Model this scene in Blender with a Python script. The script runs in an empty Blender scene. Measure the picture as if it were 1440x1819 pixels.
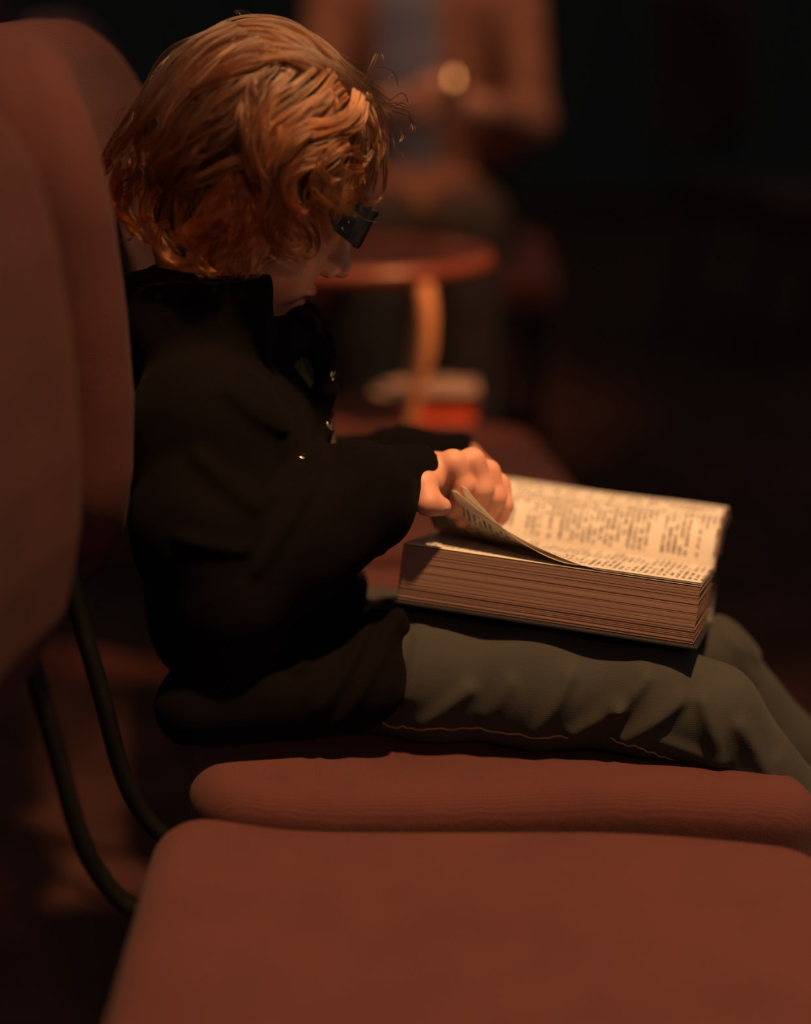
import bpy, bmesh, math, random
import numpy as np
import openvdb
from mathutils import Vector, Matrix, Euler
from mathutils.bvhtree import BVHTree

random.seed(7); RNG = np.random.default_rng(11)
SC = bpy.context.scene; COL = SC.collection
V = Vector; PI = math.pi

# ------------------------------------------------------------ camera, world, lamps, exposure
cd = bpy.data.cameras.new('camera'); cam = bpy.data.objects.new('camera', cd); COL.objects.link(cam)
cam.location = (0, 0, .97); cam.rotation_euler = (PI/2 - math.atan(954.5/3000), 0, 0)
cd.sensor_fit = 'HORIZONTAL'; cd.sensor_width = 24; cd.lens = 50; cd.clip_start = .02
cd.dof.use_dof = True; cd.dof.focus_distance = 1.222; cd.dof.aperture_fstop = 1.28
SC.camera = cam
w = bpy.data.worlds.new('dim_hall'); SC.world = w; w.use_nodes = True
w.node_tree.nodes['Background'].inputs[0].default_value = (.076, .084, .078, 1)
w.node_tree.nodes['Background'].inputs[1].default_value = 1.0

def spot(name, loc, target, power, color, angle, radius, blend=1.0):
    l = bpy.data.lights.new(name, 'SPOT'); o = bpy.data.objects.new(name, l); COL.objects.link(o)
    o.location = loc; l.energy = power; l.color = color; l.spot_size = math.radians(angle)
    l.spot_blend = blend; l.shadow_soft_size = radius
    o.rotation_euler = (V(target) - V(loc)).to_track_quat('-Z', 'Y').to_euler()
    return o
WARM = (1.0, .52, .235)
spot('ceiling_and_added_spot', (.50, .58, 3.15), (.20, 1.13, .5), 540, WARM, 40, .07, 1)
spot('ceiling_and_added_spot', (.45, 2.0, 3.1), (.03, 3.35, .88), 190, (1, .42, .18), 25, .07, 1)
spot('ceiling_and_added_spot', (.95, 1.25, 2.45), (-.01, 2.21, .5), 330, (1, .36, .13), 15, .05, 1)  # added narrow spot with no visible fixture, brightens the side table
spot('ceiling_and_added_spot', (.45, -1.3, 1.95), (0, 1.25, .62), 24, (1, .38, .20), 40, .08, 1)  # added reddish fill behind the camera, not a lamp of the hall
spot('ceiling_and_added_spot', (-1.6, 4.4, 3.1), (-.6, 3.1, .6), 30, (1, .40, .18), 50, .08, 1)
SC.view_settings.view_transform = 'Standard'; SC.view_settings.look = 'None'
SC.view_settings.gamma = 1; SC.view_settings.use_curve_mapping = False; SC.view_settings.exposure = 0
SC.cycles.use_denoising = True

# ------------------------------------------------------------ helpers
def tag(o, label=None, cat=None, group=None, kind=None):
    if label: o['label'] = label
    if cat: o['category'] = cat
    if group: o['group'] = group
    if kind: o['kind'] = kind
    return o
def empty(name, loc=(0,0,0), rz=0, **k):
    o = bpy.data.objects.new(name, None); COL.objects.link(o); o.empty_display_size = .05
    o.location = loc; o.rotation_euler = (0, 0, rz); tag(o, **k); return o
def link(name, me, mat=None, parent=None, smooth=True, local=False):
    o = bpy.data.objects.new(name, me); COL.objects.link(o)
    if mat is not None:
        for m in (mat if isinstance(mat, (list, tuple)) else [mat]): me.materials.append(m)
    if smooth and hasattr(me, 'polygons') and len(me.polygons):
        me.polygons.foreach_set('use_smooth', [True]*len(me.polygons))
    if parent is not None:
        o.parent = parent
        if not local: o.matrix_parent_inverse = world_of(parent).inverted()
    return o
def world_of(o):
    m = Matrix.LocRotScale(o.location, o.rotation_euler, o.scale)
    return world_of(o.parent) @ o.matrix_parent_inverse @ m if o.parent else m
def from_bm(name, bm, mat, parent=None, smooth=True, local=False):
    bmesh.ops.recalc_face_normals(bm, faces=bm.faces)
    me = bpy.data.meshes.new(name); bm.to_mesh(me); bm.free()
    return link(name, me, mat, parent, smooth, local)
def pydata(name, v, f, mat, parent=None, smooth=True, local=False):
    me = bpy.data.meshes.new(name); me.from_pydata([tuple(map(float, p)) for p in v], [], f); me.validate()
    return link(name, me, mat, parent, smooth, local)
def add_box(bm, lo, hi, bev=0, M=None):
    r = bmesh.ops.create_cube(bm, size=1)['verts']
    for v in r:
        v.co = V([lo[i] + (v.co[i]+.5)*(hi[i]-lo[i]) for i in range(3)])
    if bev:
        es = list({e for v in r for e in v.link_edges})
        g = bmesh.ops.bevel(bm, geom=es, offset=bev, segments=2, affect='EDGES', profile=.6)
        r = list({v for f in g['faces'] for v in f.verts} | {v for v in r if v.is_valid})
    if M is not None:
        for v in r: v.co = M @ v.co
def catmull(P, n):
    P = np.asarray(P, float); Q = np.vstack([2*P[0]-P[1], P, 2*P[-1]-P[-2]])
    t = np.linspace(0, len(P)-1-1e-6, n); i = t.astype(int); f = (t-i)[:, None]
    a, b, c, d = Q[i], Q[i+1], Q[i+2], Q[i+3]
    return .5*((2*b) + (c-a)*f + (2*a-5*b+4*c-d)*f*f + (3*b-a-3*c+d)*f**3)
def add_tube(bm, P, r, seg=12, n=None, flat=1.0):
    P = catmull(P, n or 6*len(P)) if len(P) > 2 else np.asarray(P, float)
    R = np.interp(np.linspace(0, 1, len(P)), np.linspace(0, 1, np.size(r)), np.atleast_1d(r)) if np.size(r) > 1 else np.full(len(P), float(np.squeeze(r)))
    T = np.gradient(P, axis=0); T /= np.linalg.norm(T, axis=1)[:, None]
    u = np.cross(T[0], [0, 0, 1]); u = u if np.linalg.norm(u) > .1 else np.cross(T[0], [0, 1, 0])
    rings = []
    for p, t, rr in zip(P, T, R):
        u = u - t*np.dot(u, t); u /= np.linalg.norm(u); b = np.cross(t, u)
        rings.append([bm.verts.new(p + rr*(math.cos(a)*u*flat + math.sin(a)*b)) for a in np.linspace(0, 2*PI, seg, endpoint=False)])
    for A, B in zip(rings, rings[1:]):
        for i in range(seg): bm.faces.new((A[i], A[(i+1) % seg], B[(i+1) % seg], B[i]))
    bm.faces.new(rings[0][::-1]); bm.faces.new(rings[-1])
def add_lathe(bm, prof, c=(0,0,0), seg=28, sx=1, sy=1):
    rings = [[bm.verts.new((c[0]+sx*r*math.cos(a), c[1]+sy*r*math.sin(a), c[2]+z)) for a in np.linspace(0, 2*PI, seg, endpoint=False)] for r, z in prof]
    for A, B in zip(rings, rings[1:]):
        for i in range(seg): bm.faces.new((A[i], A[(i+1) % seg], B[(i+1) % seg], B[i]))
    bm.faces.new(rings[0][::-1]); bm.faces.new(rings[-1])

# signed distance fields on a voxel grid: limbs, cloth, cushions grow as one continuous surface
class Field:
    def __init__(s, lo, hi, h):
        s.h = h; s.lo = np.array(lo, float)
        s.ax = [np.arange(lo[i], hi[i], h, dtype=np.float32) for i in range(3)]
        s.D = np.full([len(a) for a in s.ax], .5, np.float32)
    def sub(s, lo, hi):
        sl = []
        for i in range(3):
            a = int(np.clip((lo[i]-s.lo[i])/s.h, 0, len(s.ax[i]))); b = int(np.clip((hi[i]-s.lo[i])/s.h + 1, 0, len(s.ax[i])))
            sl.append(slice(a, b))
        g = np.meshgrid(*[s.ax[i][sl[i]] for i in range(3)], indexing='ij', sparse=True)
        return tuple(sl), g
    def mix(s, sl, d, k, op):
        E = s.D[sl]
        if E.size == 0: return
        if op == 'sub':
            d = -d
            h = np.maximum(k-np.abs(E-d), 0)/k if k > 0 else 0
            s.D[sl] = np.maximum(E, d) + h*h*k*.25
        else:
            h = np.maximum(k-np.abs(E-d), 0)/k if k > 0 else 0
            s.D[sl] = np.minimum(E, d) - h*h*k*.25
    def cone(s, a, b, ra, rb, k=.01, op='add'):
        a = np.array(a, np.float32); b = np.array(b, np.float32); m = max(ra, rb) + k + .02
        sl, (X, Y, Z) = s.sub(np.minimum(a, b)-m, np.maximum(a, b)+m)
        ba = b-a; L = float(ba@ba) + 1e-9
        t = np.clip(((X-a[0])*ba[0] + (Y-a[1])*ba[1] + (Z-a[2])*ba[2])/L, 0, 1)
        d = np.sqrt((X-a[0]-t*ba[0])**2 + (Y-a[1]-t*ba[1])**2 + (Z-a[2]-t*ba[2])**2) - (ra + (rb-ra)*t)
        s.mix(sl, d, k, op)
    def chain(s, P, R, k=.01, op='add'):
        for i in range(len(P)-1): s.cone(P[i], P[i+1], R[i], R[i+1], k, op)
    def ell(s, c, r, k=.01, op='add', M=None):
        c = np.array(c, np.float32); m = max(r) + k + .02
        sl, (X, Y, Z) = s.sub(c-m, c+m)
        x, y, z = X-c[0], Y-c[1], Z-c[2]
        if M is not None:
            x, y, z = [M[0][j]*x + M[1][j]*y + M[2][j]*z for j in range(3)]
        k0 = np.sqrt((x/r[0])**2 + (y/r[1])**2 + (z/r[2])**2)
        k1 = np.sqrt((x/r[0]**2)**2 + (y/r[1]**2)**2 + (z/r[2]**2)**2) + 1e-6
        s.mix(sl, k0*(k0-1)/k1, k, op)
    def displace(s, fn):
        g = np.meshgrid(*s.ax, indexing='ij', sparse=True); s.D += fn(*g).astype(np.float32)
    def mesh(s, name, mat, parent=None, xf=None, adapt=0.0):
        g = openvdb.FloatGrid(.5); g.copyFromArray(s.D); g.transform = openvdb.createLinearTransform(s.h)
        p, tr, q = g.convertToPolygons(isovalue=0.0, adaptivity=adapt)
        p = p + s.lo.astype(np.float32)
        if xf is not None: p = xf(p)
        me = bpy.data.meshes.new(name)
        me.from_pydata(p.tolist(), [], [tuple(f[::-1]) for f in q.tolist()] + [tuple(f[::-1]) for f in tr.tolist()]); me.validate()
        return link(name, me, mat, parent)
def ripple(X, Y, Z, amp, scale, seed):
    r = np.random.default_rng(seed); o = 0
    for i in range(5):
        k = r.normal(size=3); k *= scale*(.6+.35*i)/np.linalg.norm(k)
        o = o + np.sin(k[0]*X + k[1]*Y + k[2]*Z + r.uniform(0, 6.28) + .9*np.sin(.5*(k[1]*X - k[2]*Y + k[0]*Z)))/(1+.5*i)
    return amp*o/2.5

# ------------------------------------------------------------ materials
class NT:
    def __init__(s, name):
        s.m = bpy.data.materials.new(name); s.m.use_nodes = True; s.t = s.m.node_tree
        s.b = s.t.nodes['Principled BSDF']
    def n(s, typ, **k):
        x = s.t.nodes.new(typ)
        for a, b in k.items(): setattr(x, a, b)
        return x
    def l(s, a, b): s.t.links.new(a, b)
    def math(s, op, a, b=None, c=None):
        x = s.n('ShaderNodeMath', operation=op)
        for i, v in enumerate((a, b, c)):
            if v is None: continue
            if isinstance(v, (int, float)): x.inputs[i].default_value = v
            else: s.l(v, x.inputs[i])
        return x.outputs[0]
    def noise(s, scale, detail=4, vec=None, rough=.6):
        x = s.n('ShaderNodeTexNoise'); x.inputs['Scale'].default_value = scale; x.inputs['Detail'].default_value = detail
        x.inputs['Roughness'].default_value = rough
        s.l(vec if vec is not None else s.obj(), x.inputs['Vector']); return x.outputs['Fac']
    def obj(s): return s.n('ShaderNodeTexCoord').outputs['Object']
    def ramp(s, f, stops):
        x = s.n('ShaderNodeValToRGB'); e = x.color_ramp.elements
        while len(e) < len(stops): e.new(.5)
        for el, (p, c) in zip(e, stops): el.position = p; el.color = (*c, 1)
        s.l(f, x.inputs[0]); return x.outputs[0]
    def mix(s, f, a, b):
        x = s.n('ShaderNodeMix', data_type='RGBA')
        for i, v in ((0, f), (6, a), (7, b)):
            if isinstance(v, (int, float)): x.inputs[i].default_value = v
            elif isinstance(v, tuple): x.inputs[i].default_value = (*v, 1)
            else: s.l(v, x.inputs[i])
        return x.outputs[2]
    def bump(s, h, strength=.3, dist=.001):
        x = s.n('ShaderNodeBump'); x.inputs['Strength'].default_value = strength; x.inputs['Distance'].default_value = dist
        s.l(h, x.inputs['Height']); s.l(x.outputs[0], s.b.inputs['Normal'])
def plain(name, col, rough=.6, metal=0, spec=.5, var=.25, scale=30, bump=0.0, bscale=200, coat=0):
    t = NT(name); f = t.noise(scale)
    lo = tuple(c*(1-var) for c in col); hi = tuple(min(1, c*(1+var)) for c in col)
    t.l(t.ramp(f, [(.3, lo), (.7, hi)]), t.b.inputs['Base Color'])
    t.b.inputs['Roughness'].default_value = rough; t.b.inputs['Metallic'].default_value = metal
    t.b.inputs['Specular IOR Level'].default_value = spec; t.b.inputs['Coat Weight'].default_value = coat
    if bump: t.bump(t.noise(bscale, 3), bump)
    return t.m
def fabric(name, col, pitch=.0016, axes=('Y', 'Z'), var=.2, strength=.5, sheen=.03, rib=1.0, spec=.2):
    # woven cloth: two crossing ribs, broken up by noise
    t = NT(name); o = t.obj(); sx = t.n('ShaderNodeSeparateXYZ'); t.l(o, sx.inputs[0])
    wob = t.math('MULTIPLY', t.noise(60, 3), .004)
    a = t.math('SINE', t.math('MULTIPLY', t.math('ADD', sx.outputs[axes[0]], wob), 6.2832/pitch))
    b = t.math('SINE', t.math('MULTIPLY', t.math('ADD', sx.outputs[axes[1]], wob), 6.2832/(pitch*1.3)))
    f = t.noise(900, 2); g = t.noise(14, 5)
    h = t.math('ADD', t.math('MULTIPLY', a, .35*rib), t.math('ADD', t.math('MULTIPLY', b, .22), t.math('MULTIPLY', f, .9)))
    t.bump(h, strength, .0006)
    c = t.ramp(t.math('ADD', t.math('MULTIPLY', g, .6), t.math('ADD', t.math('MULTIPLY', h, .16), .1)), [(.25, tuple(x*(1-var) for x in col)), (.75, tuple(x*(1+var) for x in col))])
    t.l(c, t.b.inputs['Base Color']); t.b.inputs['Roughness'].default_value = .9
    t.b.inputs['Specular IOR Level'].default_value = spec; t.b.inputs['Sheen Weight'].default_value = sheen; t.b.inputs['Sheen Roughness'].default_value = .5
    return t.m
M = {}
M['seat'] = fabric('russet_upholstery', (.079, .0262, .0222), axes=('X', 'Y'), strength=.55)
M['back'] = fabric('russet_upholstery_ribbed', (.068, .0222, .0195), axes=('Z', 'Y'), rib=1.6)
M['black_metal'] = plain('black_metal', (.015, .015, .015), .35, .6)
M['carpet'] = plain('carpet', (.060, .024, .019), .95, spec=.1, var=.4, scale=8, bump=.6, bscale=350)
M['curtain'] = plain('dark_curtain', (.06, .058, .054), .9, spec=.1)
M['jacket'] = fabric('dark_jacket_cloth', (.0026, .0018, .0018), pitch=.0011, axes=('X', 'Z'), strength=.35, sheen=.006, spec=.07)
M['hood'] = M['jacket']
M['shirt'] = plain('olive_plaid_shirt', (.075, .070, .030), .9, spec=.1, var=.7, scale=90)
M['jeans'] = fabric('denim', (.034, .035, .030), pitch=.0011, axes=('X', 'Z'), rib=.4, strength=.22, sheen=.05)
M['thread'] = plain('tan_thread', (.30, .20, .10), .8)
M['brass'] = plain('brass', (.75, .48, .22), .22, 1, var=.1)
M['shoe'] = plain('dark_canvas', (.03, .03, .035), .8); M['rubber'] = plain('pale_rubber', (.5, .45, .4), .6)
M['frame'] = plain('black_acetate', (.008, .008, .009), .32, var=.1); M['stud'] = plain('steel_stud', (.5, .5, .5), .25, 1)
M['lens'] = plain('dark_lens', (.004, .004, .005), .12, var=.1)
M['board'] = plain('black_leatherette', (.012, .010, .010), .5, bump=.3, bscale=500)
M['eye'] = plain('dark_eye', (.05, .03, .02), .1)
M['nail'] = plain('nail', (.50, .25, .18), .3)
def skin_mat():
    t = NT('skin'); f = t.noise(45, 4); o = t.obj()
    t.l(t.ramp(f, [(.3, (.50, .235, .155)), (.7, (.60, .30, .20))]), t.b.inputs['Base Color'])
    t.b.inputs['Roughness'].default_value = .58; t.b.inputs['Subsurface Weight'].default_value = .25
    t.b.inputs['Subsurface Radius'].default_value = (1, .35, .2); t.b.inputs['Subsurface Scale'].default_value = .006
    t.bump(t.noise(500, 3), .12, .0005); return t.m
M['skin'] = skin_mat(); M['lip'] = plain('lip', (.48, .16, .13), .35, var=.1); M['scalp'] = plain('hair_roots', (.030, .014, .008), .8)
def hair_mat():
    m = bpy.data.materials.new('light_brown_hair'); m.use_nodes = True; t = m.node_tree; t.nodes.clear()
    out = t.nodes.new('ShaderNodeOutputMaterial'); h = t.nodes.new('ShaderNodeBsdfHairPrincipled')
    h.parametrization = 'COLOR'; 
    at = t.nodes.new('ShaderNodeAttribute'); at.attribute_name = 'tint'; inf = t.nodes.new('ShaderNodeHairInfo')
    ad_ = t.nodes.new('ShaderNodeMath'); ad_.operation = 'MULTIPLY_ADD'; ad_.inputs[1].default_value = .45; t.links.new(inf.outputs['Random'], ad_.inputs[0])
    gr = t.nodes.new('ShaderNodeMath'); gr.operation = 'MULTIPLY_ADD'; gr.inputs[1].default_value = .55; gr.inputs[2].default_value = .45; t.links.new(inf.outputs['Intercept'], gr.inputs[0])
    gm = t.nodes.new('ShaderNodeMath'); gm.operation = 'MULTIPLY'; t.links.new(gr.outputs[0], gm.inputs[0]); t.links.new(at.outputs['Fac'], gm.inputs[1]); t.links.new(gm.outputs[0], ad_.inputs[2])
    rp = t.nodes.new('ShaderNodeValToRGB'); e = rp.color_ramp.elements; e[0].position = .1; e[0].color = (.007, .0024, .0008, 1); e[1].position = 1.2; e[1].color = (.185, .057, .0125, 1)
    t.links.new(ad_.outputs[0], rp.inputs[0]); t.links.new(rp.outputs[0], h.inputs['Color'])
    h.inputs['Roughness'].default_value = .22; h.inputs['Radial Roughness'].default_value = .35; h.inputs['Random Roughness'].default_value = .15
    t.links.new(h.outputs[0], out.inputs[0]); return m
M['hair'] = hair_mat()
def paper_text(name):
    # printed page: UV in metres, u from fore-edge to gutter, v along the spine; two columns of ragged lines
    t = NT(name); uv = t.n('ShaderNodeUVMap').outputs[0]; s = t.n('ShaderNodeSeparateXYZ'); t.l(uv, s.inputs[0]); u, v = s.outputs[0], s.outputs[1]
    def white(a, b, seed):
        c = t.n('ShaderNodeCombineXYZ'); w_ = t.n('ShaderNodeTexWhiteNoise', noise_dimensions='3D')
        for i, q in enumerate((a, b, seed)):
            if isinstance(q, (int, float)): c.inputs[i].default_value = q
            else: t.l(q, c.inputs[i])
        t.l(c.outputs[0], w_.inputs[0]); return w_.outputs[0]
    pitch = .0046
    lv = t.math('DIVIDE', v, pitch); ln = t.math('FLOOR', lv); fr = t.math('FRACT', lv)
    row = t.math('MULTIPLY', t.math('GREATER_THAN', fr, .24), t.math('LESS_THAN', fr, .80))
    ink = None
    for ci, (c0, c1) in enumerate(((.011, .060), (.066, .116))):
        r = white(ln, 3.0, ci + .5)
        short = t.math('LESS_THAN', r, .5)                       # half the lines are verse-like, ragged
        length = t.math('SUBTRACT', 1, t.math('MULTIPLY', short, t.math('MULTIPLY', white(ln, 7.0, ci + .5), .75)))
        end = t.math('ADD', c0, t.math('MULTIPLY', length, c1-c0))
        inside = t.math('MULTIPLY', t.math('GREATER_THAN', u, c0), t.math('LESS_THAN', u, end))
        word = t.math('GREATER_THAN', white(t.math('FLOOR', t.math('DIVIDE', u, .0031)), ln, 1.0), .17)
        letter = t.math('GREATER_THAN', white(t.math('FLOOR', t.math('DIVIDE', u, .00085)), ln, t.math('FLOOR', t.math('MULTIPLY', fr, 5))), .30)
        part = t.math('MULTIPLY', t.math('MULTIPLY', inside, word), letter)
        ink = part if ink is None else t.math('MAXIMUM', ink, part)
    ink = t.math('MULTIPLY', t.math('MULTIPLY', ink, row), .90)
    base = t.ramp(t.noise(25, 3), [(.3, (.80, .76, .67)), (.7, (.86, .82, .73))])
    t.l(t.mix(ink, base, (.06, .04, .03)), t.b.inputs['Base Color'])
    t.b.inputs['Roughness'].default_value = .8; t.b.inputs['Specular IOR Level'].default_value = .15
    # thin paper lets a little light through
    tr = t.n('ShaderNodeBsdfTranslucent'); tr.inputs[0].default_value = (.75, .66, .52, 1)
    mx = t.n('ShaderNodeMixShader'); mx.inputs[0].default_value = .34
    t.l(t.b.outputs[0], mx.inputs[1]); t.l(tr.outputs[0], mx.inputs[2])
    t.l(mx.outputs[0], t.t.nodes['Material Output'].inputs[0]); return t.m
M['page'] = paper_text('printed_page')
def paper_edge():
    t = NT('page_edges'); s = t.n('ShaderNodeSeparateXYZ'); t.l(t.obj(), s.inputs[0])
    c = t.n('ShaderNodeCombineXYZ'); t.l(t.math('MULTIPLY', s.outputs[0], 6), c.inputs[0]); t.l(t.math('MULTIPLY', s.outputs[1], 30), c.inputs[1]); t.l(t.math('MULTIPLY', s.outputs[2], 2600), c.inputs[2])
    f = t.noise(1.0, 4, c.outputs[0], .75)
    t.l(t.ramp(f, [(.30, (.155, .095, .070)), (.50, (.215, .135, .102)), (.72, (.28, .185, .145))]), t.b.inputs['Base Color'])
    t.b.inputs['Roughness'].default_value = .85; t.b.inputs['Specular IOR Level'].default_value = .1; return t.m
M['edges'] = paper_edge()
def wood(name, a, b, rough=.3):
    t = NT(name); s = t.n('ShaderNodeSeparateXYZ'); t.l(t.obj(), s.inputs[0]); c = t.n('ShaderNodeCombineXYZ')
    for i, k in enumerate((4, 40, 40)): t.l(t.math('MULTIPLY', s.outputs[i], k), c.inputs[i])
    t.l(t.ramp(t.noise(1.5, 5, c.outputs[0]), [(.3, a), (.7, b)]), t.b.inputs['Base Color']); t.b.inputs['Roughness'].default_value = rough; return t.m
M['wood'] = wood('red_brown_wood', (.13, .035, .018), (.24, .075, .035))
M['wood_dark'] = wood('dark_wood', (.03, .010, .006), (.05, .018, .010), .35)
M['wood_pale'] = wood('honey_wood', (.58, .30, .14), (.74, .41, .20))
M['red'] = plain('orange_red_card', (.80, .13, .05), .5); M['grey_cloth'] = plain('grey_cloth', (.33, .27, .24), .9)
M['jumper'] = plain('brown_jumper', (.24, .12, .085), .9, spec=.1, bump=.3, bscale=120)
M['blue_shirt'] = plain('grey_blue_shirt', (.15, .17, .24), .9, spec=.1)
M['trousers'] = plain('tan_trousers', (.22, .125, .078), .9, spec=.1)
M['dark_hair'] = plain('dark_hair', (.02, .012, .008), .6)
M['glass'] = NT('cup_glass').m
_g = M['glass'].node_tree.nodes['Principled BSDF']; _g.inputs['Transmission Weight'].default_value = 1; _g.inputs['Roughness'].default_value = .15; _g.inputs['Base Color'].default_value = (1, .8, .5, 1)
def emit(name, col, s):
    t = NT(name); t.b.inputs['Base Color'].default_value = (*col, 1); t.b.inputs['Emission Color'].default_value = (*col, 1); t.b.inputs['Emission Strength'].default_value = s; return t.m
M['flame'] = emit('flame', (1, .40, .12), 5)
M['wax'] = plain('wax', (.8, .7, .55), .5)
# ------------------------------------------------------------ structure
bm = bmesh.new(); add_box(bm, (-5, -1.5, -.05), (5, 8, 0)); tag(from_bm('floor', bm, M['carpet'], smooth=False), kind='structure')
bm = bmesh.new()
N = 120
for i in range(N):                                              # pleated dark drape on the far wall
    x0 = -5 + 10*i/(N-1); y = 7.9 + .05*math.sin(i*1.9)
    bm.verts.new((x0, y, 0)); bm.verts.new((x0, y, 3.3))
bm.verts.ensure_lookup_table()
for i in range(N-1): bm.faces.new((bm.verts[2*i], bm.verts[2*i+2], bm.verts[2*i+3], bm.verts[2*i+1]))
tag(from_bm('wall_back', bm, M['curtain']), kind='structure')

# ------------------------------------------------------------ chairs of the row
def make_chair(name, loc, rz, label, group, dent=0):
    root = empty(name, (0, 0, 0), 0)
    # seat cushion: crowned slab with a waterfall front
    F = Field((-.245, -.27, .28), (.245, .27, .46), .0035)
    X, Y, Z = np.meshgrid(*F.ax, indexing='ij', sparse=True)
    fz = .010*np.exp(-((X+.205)/.05)**2) - .36*np.clip(X-.055, 0, None)**1.75*1.0 - .003*(Y/.25)**6
    sm = lambda a, b, v: (lambda t: t*t*(3-2*t))(np.clip((v-a)/(b-a), 0, 1))
    fz = fz - dent*sm(-.225, -.135, Y)*sm(.25, .17, Y)*sm(-.17, -.06, X)   # pressed down under the sitter
    r = .022
    z = Z - fz; cx, cy, cz = .2265, .252, .036
    qx = np.abs(X) - (cx-r); qy = np.abs(Y) - (cy-r) + .0*X; qz = np.abs(z-.392) - (cz-r)
    # rounded corners in plan
    rc = .038
    px = np.maximum(np.abs(X)-(cx-rc), 0); py = np.maximum(np.abs(Y)-(cy-rc), 0)
    dp = np.sqrt(px*px+py*py) - rc + r + np.minimum(np.maximum(np.abs(X)-(cx-rc), np.abs(Y)-(cy-rc)), 0)
    F.D = (np.sqrt(np.maximum(dp, 0)**2 + np.maximum(qz, 0)**2) + np.minimum(np.maximum(dp, qz), 0) - r).astype(np.float32)
    F.D += ripple(X, Y, Z, .0008, 28, 3).astype(np.float32)
    F.mesh('seat_pad', M['seat'], root)
    # back cushion: reclined, lumbar bulge, rounded top corners
    F = Field((-.45, -.26, .50), (-.18, .26, .985), .0035)
    X, Y, Z = np.meshgrid(*F.ax, indexing='ij', sparse=True)
    zs = [.50, .56, .60, .65, .70, .76, .82, .87, .91, .95, .97]; fx = [-.300, -.280, -.266, -.257, -.254, -.256, -.261, -.269, -.279, -.292, -.299]
    front = np.interp(Z.ravel(), zs, fx).reshape(Z.shape).astype(np.float32)
    th, r = .036, .026
    xx = X - (front - th)
    hw = np.interp(Z.ravel(), [.50, .60, .75, .97], [.205, .225, .228, .218]).reshape(Z.shape).astype(np.float32)
    rc = .115; zc, hz = .737, .200
    py = np.maximum(np.abs(Y)-(hw-rc), 0); pz = np.maximum(np.abs(Z-zc)-(hz-rc), 0)
    dp = np.sqrt(py*py+pz*pz) - rc + r + np.minimum(np.maximum(np.abs(Y)-(hw-rc), np.abs(Z-zc)-(hz-rc)), 0)
    qx = np.abs(xx + .022*np.clip(1-(Y/.19)**2, 0, 1)) - (th-r)
    F.D = (np.sqrt(np.maximum(dp, 0)**2 + np.maximum(qx, 0)**2) + np.minimum(np.maximum(dp, qx), 0) - r).astype(np.float32)
    F.D += ripple(X, Y, Z, .0009, 26, 5).astype(np.float32)
    F.mesh('back_pad', M['back'], root)
    for s in (-1, 1):
        y = .215*s
        for P, rr in (([(.165, y, .345), (.185, y, .2), (.20, y, .011)], .011), ([(-.16, y, .345), (-.20, y, .2), (-.245, y, .011)], .011)):
            bm = bmesh.new(); add_tube(bm, P, rr); from_bm('leg', bm, M['black_metal'], root)
        bm = bmesh.new(); add_tube(bm, [(-.17, y, .352), (-.235, y, .375), (-.268, y, .42), (-.285, y, .50), (-.300, y, .58), (-.305, y, .66)], .0065); from_bm('back_post', bm, M['black_metal'], root)
        bm = bmesh.new(); add_tube(bm, [(-.18, y*.97, .348), (.18, y*.97, .348)], .010); from_bm('seat_rail', bm, M['black_metal'], root)
    for x, z in ((.19, .12), (-.215, .12)):
        bm = bmesh.new(); add_tube(bm, [(x, -.215, z), (x, .215, z)], .008); from_bm('stretcher', bm, M['black_metal'], root)
    root.location = loc; root.rotation_euler = (0, 0, rz)
    tag(root, label, 'chair', group); return root
def dup(root, loc, rz, label):
    r = root.copy(); COL.objects.link(r); r.location = loc; r.rotation_euler = (0, 0, rz); r['label'] = label
    for ch in list(root.children):
        c = ch.copy(); COL.objects.link(c); c.parent = r
        for g in ch.children:
            d = g.copy(); COL.objects.link(d); d.parent = c
    return r
CX = .060
chair = make_chair('upholstered_chair', (CX, .772, 0), 0, 'empty russet upholstered chair nearest the camera, its big seat across the bottom', 'upholstered chairs of the hall')
make_chair('upholstered_chair', (CX, 1.308, 0), math.radians(3.5), 'russet upholstered chair on which the curly-haired child sits', 'upholstered chairs of the hall', .019)
dup(chair, (CX-.085, 1.850, 0), math.radians(8), 'russet chair beyond the child, its seat showing just above the open book')
dup(chair, (.05, 3.46, 0), -PI/2, 'chair under the blurred adult in the brown jumper')
dup(chair, (-.42, 2.95, 0), 0, 'dim empty chair behind the table, its back seen left of the child\'s hair')
dup(chair, (-.56, 3.60, 0), 0, 'dim empty chair farthest back, at the top left corner')
dup(chair, (1.05, 4.6, 0), .3, 'barely lit chair in the dark at upper right')
# ------------------------------------------------------------ the open book
B0 = np.array([-.0014, 1.2002, .5633])
BR = np.array([[.9619, .2478, .1159], [-.2674, .9412, .2067], [-.0578, -.2298, .9715]])
BM = Matrix([[*BR[i], B0[i]] for i in range(3)] + [[0, 0, 0, 1]])
book = empty('book'); book.matrix_world = BM; book.rotation_euler = BM.to_euler(); book.location = BM.translation
tag(book, 'thick open book with a black cover lying on the child\'s lap', 'book')
BL, BW, BH = .222, .130, .042
def bk(name, bm, mat, smooth=False): return from_bm(name, bm, mat, book, smooth, local=True)
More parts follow.
